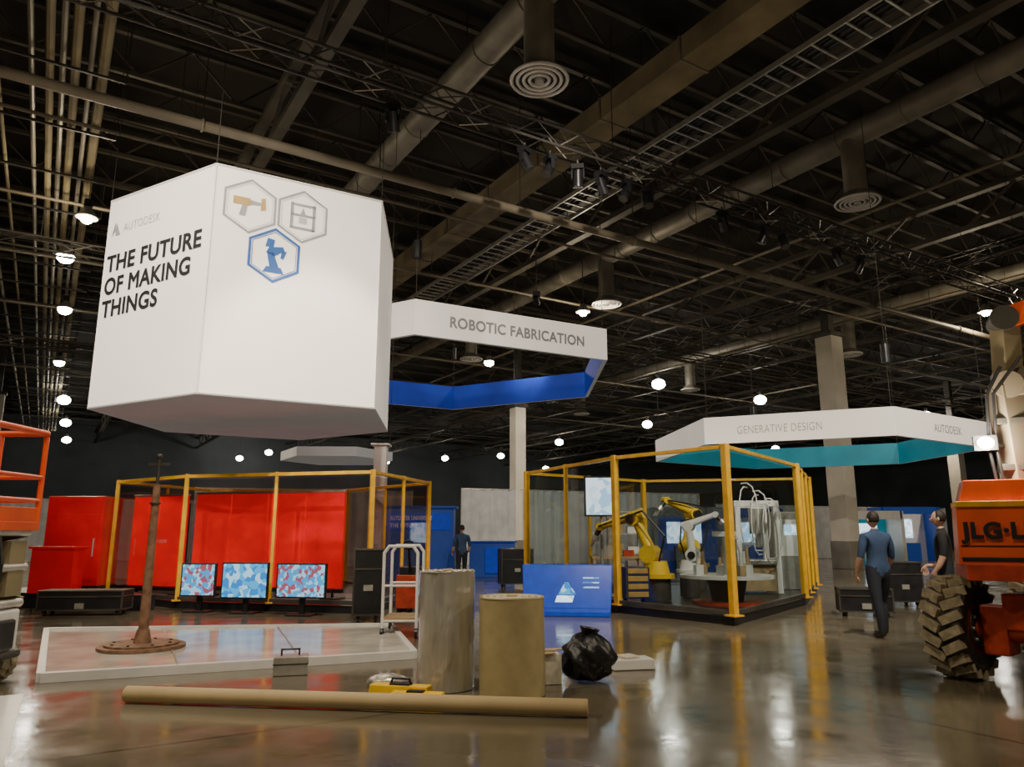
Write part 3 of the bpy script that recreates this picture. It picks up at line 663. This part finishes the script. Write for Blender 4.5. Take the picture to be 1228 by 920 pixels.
s.cyl((x, y, .075), (x, y, .11), .52, 'rust', n=40); s.cyl((x, y, .11), (x, y, .135), .44, 'rust', n=40); s.cyl((x, y, .13), (x, y, .30), .11, 'rust', r2=.075, n=20)
s.cyl((x, y, .3), (x, y, 2.15), .062, 'rust', r2=.045, n=18); s.torus((x, y, 1.9), (0, 0, 1), .055, .018, 'steel', 18, 6)
s.cyl((x, y, 2.15), (x, y, 2.5), .022, 'steel', n=10); s.beam((x-.14, y, 2.42), (x+.14, y, 2.42), .03, .03, 'steel'); s.sph((x, y, 2.52), (.04, .04, .04), 'steel')
for a in range(8): s.cyl((x+.36*math.cos(a*.785), y+.36*math.sin(a*.785), .13), (x+.36*math.cos(a*.785), y+.36*math.sin(a*.785), .15), .02, 'steel', n=6)
s.done()
s = MB('aluminium_tool_case'); s.box((-2.42, 8.55, .10), (.36, .26, .19), 'alu', .25); s.box((-2.42, 8.55, .12), (.37, .27, .015), 'black', .25)
s.path([(-2.52, 8.52, .19), (-2.52, 8.52, .26), (-2.34, 8.57, .26), (-2.34, 8.57, .19)], .012, 'black', 6); s.done(bevel=.012)
s = MB('tubular_hand_cart')
for dy in (0, .75):
    s.path([(-1.90, 11.3+dy, .15), (-1.90, 11.3+dy, 1.22), (-1.83, 11.3+dy, 1.32), (-1.47, 11.3+dy, 1.32), (-1.40, 11.3+dy, 1.22), (-1.40, 11.3+dy, .15)], .024, 'whitepaint', 10)
    for z in (.25, .75): s.cyl((-1.90, 11.3+dy, z), (-1.40, 11.3+dy, z), .018, 'whitepaint', n=8)
for x in (-1.90, -1.40): s.cyl((x, 11.3, .25), (x, 12.05, .25), .02, 'whitepaint', n=8)
s.box((-1.65, 11.67, .28), (.5, .75, .03), 'wood')
for x in (-1.90, -1.40):
    for y in (11.3, 12.05): s.cyl((x-.02, y, .08), (x+.02, y, .08), .075, 'black', n=16); s.cyl((x, y, .08), (x, y, .2), .015, 'alu', n=6)
s.done()
def case(c, d, rz, nm='road_case'):
    s = MB(nm); s.box(c, d, 'black', rz); R = Matrix.Rotation(rz, 3, 'Z')
    for a in (-1, 1):
        for b_ in (-1, 1):
            o = Vector(c)+R @ Vector((a*d[0]/2, b_*d[1]/2, 0)); s.box(o, (.03, .03, d[2]+.02), 'steel', rz)
            s.cyl(Vector((o.x, o.y, .0))+R @ Vector((-a*.1-.02, -b_*.1, .05)), Vector((o.x, o.y, 0))+R @ Vector((-a*.1+.02, -b_*.1, .05)), .05, 'rubber', n=12)
            s.box(Vector((o.x, o.y, (c[2]-d[2]/2)/2+.04))+R @ Vector((-a*.1, -b_*.1, 0)), (.06, .06, max(.02, c[2]-d[2]/2-.04)), 'steel', rz)
    for z in (c[2]-d[2]*.5, c[2]+d[2]*.2, c[2]+d[2]*.5): s.box((c[0], c[1], z), (d[0]+.03, d[1]+.03, .025), 'steel', rz)
    s.box(Vector(c)+R @ Vector((0, -d[1]/2-.01, -.1)), (.16, .02, .1), 'alu', rz); s.done()
case((-2.55, 13.55, .68), (.5, .5, 1.1), .2); case((6.6, 14.4, .30), (.9, .6, .40), -.3); case((-8.1, 14.6, .28), (1.5, .5, .34), .1); case((8.3, 16.5, .5), (.8, .6, .8), .1)
case((.1, 21.8, .6), (.9, .6, .95), .2)
s = MB('electric_pallet_jack'); s.box((-1.9, 14.4, .45), (.5, .45, .6), 'redpaint'); s.box((-1.9, 14.4, .82), (.4, .35, .16), 'black'); s.cyl((-1.9, 14.2, .8), (-1.9, 13.95, 1.25), .025, 'black', n=8); s.torus((-1.9, 13.93, 1.3), (0, -.87, -.5), .09, .02, 'black')
for x in (-2.05, -1.75): s.box((x, 15.0, .1), (.16, 1.1, .06), 'steel'); s.cyl((x-.06, 15.4, .05), (x+.06, 15.4, .05), .05, 'rubber', n=12)
for x in (-2.1, -1.7): s.cyl((x-.04, 14.4, .1), (x+.04, 14.4, .1), .1, 'rubber', n=16)
s.done(bevel=.01)

# ------------------------------------------------------------------ boom lift (right)
lift = empty('boom_lift')
hd = Vector((.80, .60, 0)); ax = Vector((.60, -.80, 0)); W1 = Vector((4.85, 8.35, .53))
def wheel(c, axd, R=.53, w=.36, nm='wheel'):
    s = MB(nm); c = Vector(c); axd = Vector(axd).normalized()
    s.cyl(c-axd*w/2, c+axd*w/2, R*.90, 'rubber', n=36); s.torus(c-axd*w*.36, axd, R*.80, R*.13, 'rubber', 36, 8); s.torus(c+axd*w*.36, axd, R*.80, R*.13, 'rubber', 36, 8)
    up = Vector((0, 0, 1)); t0 = axd.cross(up)
    for i in range(20):
        for sd in (-1, 1):
            t = 2*math.pi*(i+(.5 if sd > 0 else 0))/20; t2 = t+.20
            d1 = t0*math.cos(t)+up*math.sin(t); d2 = t0*math.cos(t2)+up*math.sin(t2)
            s.beam(c+d1*R*.93+axd*sd*.01, c+d2*R*.90+axd*sd*w*.54, .075, .09, 'rubber_dust')
    for sd in (-1, 1):
        s.cyl(c+axd*sd*w*.30, c+axd*sd*w*.5, R*.56, 'redpaint', r2=R*.52, n=28); s.cyl(c+axd*sd*w*.5, c+axd*sd*w*.52, R*.40, 'steel', n=24); s.cyl(c+axd*sd*w*.5, c+axd*sd*w*.75, R*.2, 'redpaint', r2=R*.15, n=16)
        for i in range(8):
            a = i*math.pi/4; dd = t0*math.cos(a)+up*math.sin(a); s.cyl(c+axd*sd*w*.5+dd*R*.3, c+axd*sd*w*.58+dd*R*.3, .02, 'alu', n=6)
    return s
WB, TR = 2.3, 1.9
for i in (0, 1):
    for k in (0, 1): wheel(W1+hd*WB*i+ax*TR*k, ax).done(lift)
s = MB('chassis'); cc = W1+hd*WB/2+ax*TR/2
rz = math.atan2(hd.y, hd.x)
s.box((cc.x, cc.y, .72), (2.6, .95, .36), 'redpaint', rz); s.cyl((cc.x, cc.y, .9), (cc.x, cc.y, 1.1), .5, 'steel', n=28)
for i in (0, 1):
    a = W1+hd*WB*i; s.cyl(a+ax*.2, a+ax*(TR-.2), .12, 'redpaint', n=14); s.sph(a+ax*TR/2, (.24, .24, .22), 'redpaint')
    s.box((a+ax*.38).to_tuple(), (.30, .24, .5), 'redpaint', rz); s.box((a+ax*(TR-.38)).to_tuple(), (.30, .24, .5), 'redpaint', rz)
    s.cyl(a+ax*.3+hd*.2+Vector((0, 0, .1)), a+ax*(TR-.3)+hd*.2+Vector((0, 0, .1)), .035, 'alu', n=10)
s.done(lift, bevel=.02)
tb = MB('turntable_body'); ry = math.radians(-26)
ux = Vector((math.cos(ry), math.sin(ry), 0)); uy = Vector((-math.sin(ry), math.cos(ry), 0)); o = Vector((4.56, 7.74, 0))
def T(x, y, z): return o+ux*x+uy*y+Vector((0, 0, z))
tb.box(T(1.3, .6, 1.12), (2.5, 1.3, .16), 'redpaint', ry)
tb.box(T(1.25, .30, 1.50), (2.5, .55, .62), 'orange', ry, top=(.98, .94)); tb.box(T(1.25, .32, 1.92), (2.4, .5, .26), 'orange', ry, top=(.94, .75)); tb.box(T(1.4, 1.05, 1.55), (2.2, .42, .75), 'orange', ry, top=(.96, .9))
tb.box(T(1.25, .30, 1.80), (2.46, .57, .06), 'yellow', ry); tb.box(T(1.25, .02, 1.25), (2.45, .02, .04), 'black', ry); tb.box(T(1.25, .03, 1.38), (2.45, .02, .015), 'black', ry)  # yellow band paints the highlight along the upper housing
for k in range(6): tb.box(T(1.6+k*.1, .02, 1.62), (.05, .02, .22), 'black', ry)
tb.done(lift, bevel=.05)
text('JLG·LIFT', T(.06, .012, 1.46), ux, 'ink', None, .22, lift, off=.012, bold=.010)
bm = MB('boom'); bx = .74
bm.beam(T(bx, .68, 1.3), T(bx-.06, .68, 3.1), .26, .30, 'pipe'); bm.beam(T(bx+.35, .68, 1.3), T(bx+.2, .68, 3.0), .10, .12, 'steel')
bm.cyl(T(bx-.05, .5, 3.1), T(bx-.05, .86, 3.1), .15, 'pipe', n=18); bm.beam(T(bx-.15, .68, 3.1), T(bx+.5, .68, 3.2), .26, .3, 'pipe')
bm.beam(T(bx-.02, .68, 3.15), T(bx+.02, .68, 3.85), .2, .24, 'beige'); bm.cyl(T(bx, .5, 3.85), T(bx, .86, 3.85), .14, 'steel', n=16); bm.beam(T(bx, .68, 3.85), T(bx+3.6, .68, 5.0), .2, .24, 'orange')
bm.beam(T(bx+.2, .68, 3.5), T(bx+1.4, .68, 4.15), .07, .07, 'alu')
for z in (1.7, 2.2, 2.7): bm.box(T(bx-.04, .68, z), (.34, .36, .07), 'steel', ry)
bm.path([T(bx-.22, .55, 1.6), T(bx-.3, .5, 2.4), T(bx-.26, .5, 3.0), T(bx-.1, .5, 3.3)], .02, 'black', 6); bm.path([T(bx-.18, .5, 1.6), T(bx-.23, .5, 2.4), T(bx-.2, .5, 3.0), T(bx+.1, .5, 3.4)], .018, 'black', 6)
bk = T(bx+3.6, .68, 4.9)
for dx in (0, 1.0):
    for dy in (-.9, .9):
        bm.cyl(bk+Vector((dx, dy, -.5)), bk+Vector((dx, dy, .6)), .03, 'orange', n=8)
for z in (-.5, .05, .6):
    for a, b_ in (((0, -.9), (1, -.9)), ((1, -.9), (1, .9)), ((1, .9), (0, .9)), ((0, .9), (0, -.9))): bm.cyl(bk+Vector((*a, z)), bk+Vector((*b_, z)), .025, 'orange', n=8)
bm.box(bk+Vector((.5, 0, -.5)), (1.0, 1.8, .05), 'steel')
bm.done(lift, bevel=.01)
wl = MB('work_lamp'); wp = T(.40, .45, 2.46); wl.box(wp, (.22, .1, .16), 'black', ry); wl.beam(wp+Vector((0, 0, -.02)), T(bx-.06, .68, 2.44), .03, .03, 'black'); wl.sph(wp-uy*.06, (.09, .05, .065), 'lamp', 12, 8); wl.done(lift)
d = bpy.data.lights.new('work_lamp_light', 'POINT'); d.energy = 110; d.color = (1, .88, .66); d.shadow_soft_size = .06
q = bpy.data.objects.new('work_lamp_light', d); scene.collection.objects.link(q); q.location = wp-uy*.2; q.parent = lift

# ------------------------------------------------------------------ scissor lift (left)
sl = empty('scissor_lift'); X0, X1, Y0, Y1 = -7.35, -5.12, 7.25, 8.1
s = MB('platform_railing')
for x in (X0, (X0+X1)/2, X1-.5, X1):
    for y in (Y0, Y1): s.cyl((x, y, 1.6), (x, y, 2.55), .028, 'orange', n=10)
for z in (2.58, 2.1, 1.85):
    r = .034 if z > 2.5 else .024
    s.path([(X1, Y0, z), (X1, Y1, z), (X0, Y1, z), (X0, Y0, z), (X1, Y0, z)], r, 'orange', 10)
s.box(((X0+X1)/2, (Y0+Y1)/2, 1.58), (X1-X0+.05, Y1-Y0+.05, .09), 'orange'); s.box(((X0+X1)/2, Y0, 1.7), (X1-X0, .02, .15), 'orange'); s.box((X1, (Y0+Y1)/2, 1.7), (.02, Y1-Y0, .15), 'orange')
s.box((X1-.15, Y0+.1, 2.3), (.25, .15, .35), 'orange'); s.box((X1-.15, Y0+.02, 2.35), (.18, .02, .2), 'whitepaint'); s.done(sl, bevel=.005)
s = MB('scissor_arms')
XR = X1-.04
for y in (Y0+.1, Y1-.1):
    for k in range(2):
        z0 = .80+k*.36; z1 = z0+.36
        s.beam((X0+.2, y, z0), (XR, y, z1), .06, .11, 'beige'); s.beam((X0+.2, y+.07, z1), (XR, y+.07, z0), .06, .11, 'beige')
for k in range(3): s.cyl((XR, Y0+.05, .80+k*.36), (XR, Y1-.05, .80+k*.36), .045, 'alu', n=10); s.cyl((X0+.2, Y0+.05, .80+k*.36), (X0+.2, Y1-.05, .80+k*.36), .04, 'alu', n=10)
s.box((XR-.12, Y1-.22, 1.15), (.3, .25, .55), 'beige'); s.box((XR-.1, Y0+.3, 1.0), (.25, .2, .3), 'whitepaint')
s.cyl(((X0+X1)/2-.5, 7.7, .8), ((X0+X1)/2+.5, 7.7, 1.3), .07, 'alu', n=12)
s.path([(XR, 7.6, 1.5), (XR+.06, 7.6, 1.2), (XR+.02, 7.62, .8)], .02, 'black', 6); s.done(sl)
s = MB('chassis'); s.box(((X0+X1)/2, 7.68, .52), (X1-X0, .7, .45), 'whitepaint'); s.box((X1+.01, 7.68, .5), (.06, .5, .3), 'black'); s.box(((X0+X1)/2, Y0+.05, .5), (1.2, .1, .35), 'orange')
s.box((X1-.05, 7.68, .30), (.2, .74, .08), 'steel'); s.done(sl, bevel=.03)
for x in (X0+.3, X1-.28):
    for y in (Y0+.08, Y1-.08): wheel((x, y, .24), (0, 1, 0), .23, .2).done(sl)

# ------------------------------------------------------------------ people
def person(name, loc, yaw, h=1.8, shirt='shirt', trousers='trousers', stride=.12, arms=((.10, .12), (.10, .12))):
    e = empty(name); k = h/1.8
    V = []; E = []; Rr = []; tag = []
    def nv(p, r, parent=None, t='shirt'):
        V.append(Vector(p)*k); Rr.append(r*k); i = len(V)-1
        if parent is not None: E.append((parent, i)); tag.append(t)
        return i
    pel = nv((0, 0, .98), .155); wa = nv((0, .0, 1.10), .15, pel, shirt); ch = nv((0, 0, 1.30), .175, wa, shirt); up = nv((0, -.005, 1.43), .135, ch, shirt)
    nk = nv((0, .0, 1.51), .060, up, shirt); nk2 = nv((0, .012, 1.58), .054, nk, 'skin')
    for sd in (-1, 1):
        fw, bend = arms[0 if sd < 0 else 1]
        sh = nv((sd*.19, -.005, 1.43), .075, up, shirt); ua = nv((sd*.235, -.01, 1.30), .062, sh, shirt); el = nv((sd*.265, -.02+fw*.3, 1.14), .052, ua, shirt)
        w0 = nv((sd*.27, fw*.9+bend*.2, .98), .043, el, 'skin'); wr = nv((sd*.265, fw+bend, .90+bend*.6), .028, w0, 'skin')
        base = V[wr]/k; pa = nv(base+Vector((-sd*.003, .015, -.055)), .030, wr, 'skin')
        bp = V[pa]/k
        for fi, (oy, L_) in enumerate(((.03, .075), (.010, .085), (-.010, .078), (-.028, .06))):
            f0 = nv(bp+Vector((0, oy, -.03)), .011, pa, 'skin'); f1 = nv(bp+Vector((-sd*.006, oy*1.15, -.03-L_*.5)), .009, f0, 'skin'); nv(bp+Vector((-sd*.022, oy*1.15, -.03-L_*.92)), .0075, f1, 'skin')
        t0 = nv(bp+Vector((-sd*.012, .035, .015)), .012, pa, 'skin'); t1 = nv(bp+Vector((-sd*.02, .056, -.015)), .010, t0, 'skin'); nv(bp+Vector((-sd*.024, .062, -.045)), .008, t1, 'skin')
        st = stride*sd
        hp = nv((sd*.095, 0, .90), .112, pel, trousers); th_ = nv((sd*.108, st*.35+.01, .70), .096, hp, trousers); kn = nv((sd*.115, st*.8+.03, .50), .072, th_, trousers)
        cf = nv((sd*.117, st*.9, .34), .068, kn, trousers); an = nv((sd*.12, st, .12), .058, cf, trousers)
        hl = nv((sd*.12, st-.01, .055), .046, an, 'shoe'); bl = nv((sd*.126, st+.11, .042), .042, hl, 'shoe'); nv((sd*.13, st+.18, .036), .034, bl, 'shoe')
    me = bpy.data.meshes.new('body'); me.from_pydata([tuple(v) for v in V], E, []); ob = bpy.data.objects.new('body', me); scene.collection.objects.link(ob)
    sk = ob.modifiers.new('skin', 'SKIN'); sk.use_smooth_shade = True
    for i, r in enumerate(Rr): me.skin_vertices[0].data[i].radius = (r, r*(.78 if i in (wa, ch, up, pel) else 1)); me.skin_vertices[0].data[i].use_root = (i == 0)
    ss = ob.modifiers.new('sub', 'SUBSURF'); ss.levels = 2; ss.render_levels = 2
    bpy.context.view_layer.update(); dg = bpy.context.evaluated_depsgraph_get(); m2 = bpy.data.meshes.new_from_object(ob.evaluated_get(dg))
    ob.modifiers.clear(); ob.data = m2; m2.materials.clear(); keys = [shirt, trousers, 'skin', 'shoe']
    for kk in keys: m2.materials.append(M[kk])
    for p in m2.polygons:
        c = p.center; best = 1e9; bt = 0; p.use_smooth = True
        for (a, b), t in zip(E, tag):
            A_, B_ = V[a], V[b]; d = B_-A_; u = max(0, min(1, (c-A_).dot(d)/d.length_squared)); dist = (c-(A_+d*u)).length-(Rr[a]*(1-u)+Rr[b]*u)
            if dist < best: best = dist; bt = keys.index(t)
        p.material_index = bt
    ob.parent = e
    hd_ = MB('head'); c = Vector((0, .02, 1.685))*k
    def hf(v):
        w = 1-.22*max(0, -v.z)**1.2; return Vector((v.x*w, v.y*(1-.1*max(0, -v.z)), v.z))
    hd_.sph(c, (.076*k, .096*k, .118*k), 'skin', 24, 16, hf)
    hd_.sph(c+Vector((0, -.014, .022))*k, (.083*k, .094*k, .108*k), 'hair', 24, 16, lambda v: Vector((v.x, v.y if v.y < .45 else .45, v.z if v.z > -.55 else -.55)))
    for sd in (-1, 1):
        hd_.sph(c+Vector((sd*.08, .0, -.01))*k, (.012*k, .02*k, .032*k), 'skin', 10, 8); hd_.sph(c+Vector((sd*.03, .088, .005))*k, (.012*k, .008*k, .008*k), 'whitepaint', 8, 6); hd_.sph(c+Vector((sd*.03, .095, .005))*k, (.005*k, .004*k, .005*k), 'ink', 8, 6)
        hd_.sph(c+Vector((sd*.03, .09, .026))*k, (.018*k, .006*k, .004*k), 'hair', 8, 6)
    hd_.sph(c+Vector((0, .1, -.02))*k, (.012*k, .02*k, .024*k), 'skin', 10, 8); hd_.sph(c+Vector((0, .086, -.062))*k, (.026*k, .01*k, .008*k), 'redpaint', 10, 6)
    hd_.done(e)
    e.location = (*loc, 0.0); e.rotation_euler = (0, 0, yaw)
    return e
person('man_in_blue_shirt', (5.50, 11.45), math.radians(12), 1.83, 'shirt', 'trousers', .13, ((.10, .02), (.14, .12)))
person('man_in_black_shirt', (6.6, 11.6), math.radians(60), 1.85, 'blackshirt', 'trousers', .08, ((.08, .05), (.10, .15)))
person('man_at_counter', (-1.6, 24.2), math.radians(20), 1.78, 'shirt', 'trousers', .06)

# ------------------------------------------------------------------ world, camera
w = bpy.data.worlds.new('World'); scene.world = w; w.use_nodes = True
w.node_tree.nodes['Background'].inputs[0].default_value = (1, .84, .62, 1); w.node_tree.nodes['Background'].inputs[1].default_value = .14
cam = bpy.data.cameras.new('camera'); cam.sensor_width = 36; cam.lens = 26.0; cam.clip_end = 400; cam.clip_start = .05
co = bpy.data.objects.new('camera', cam); scene.collection.objects.link(co); co.location = (0, 0, 1.5); co.rotation_euler = (math.radians(101.5), 0, 0)
scene.camera = co
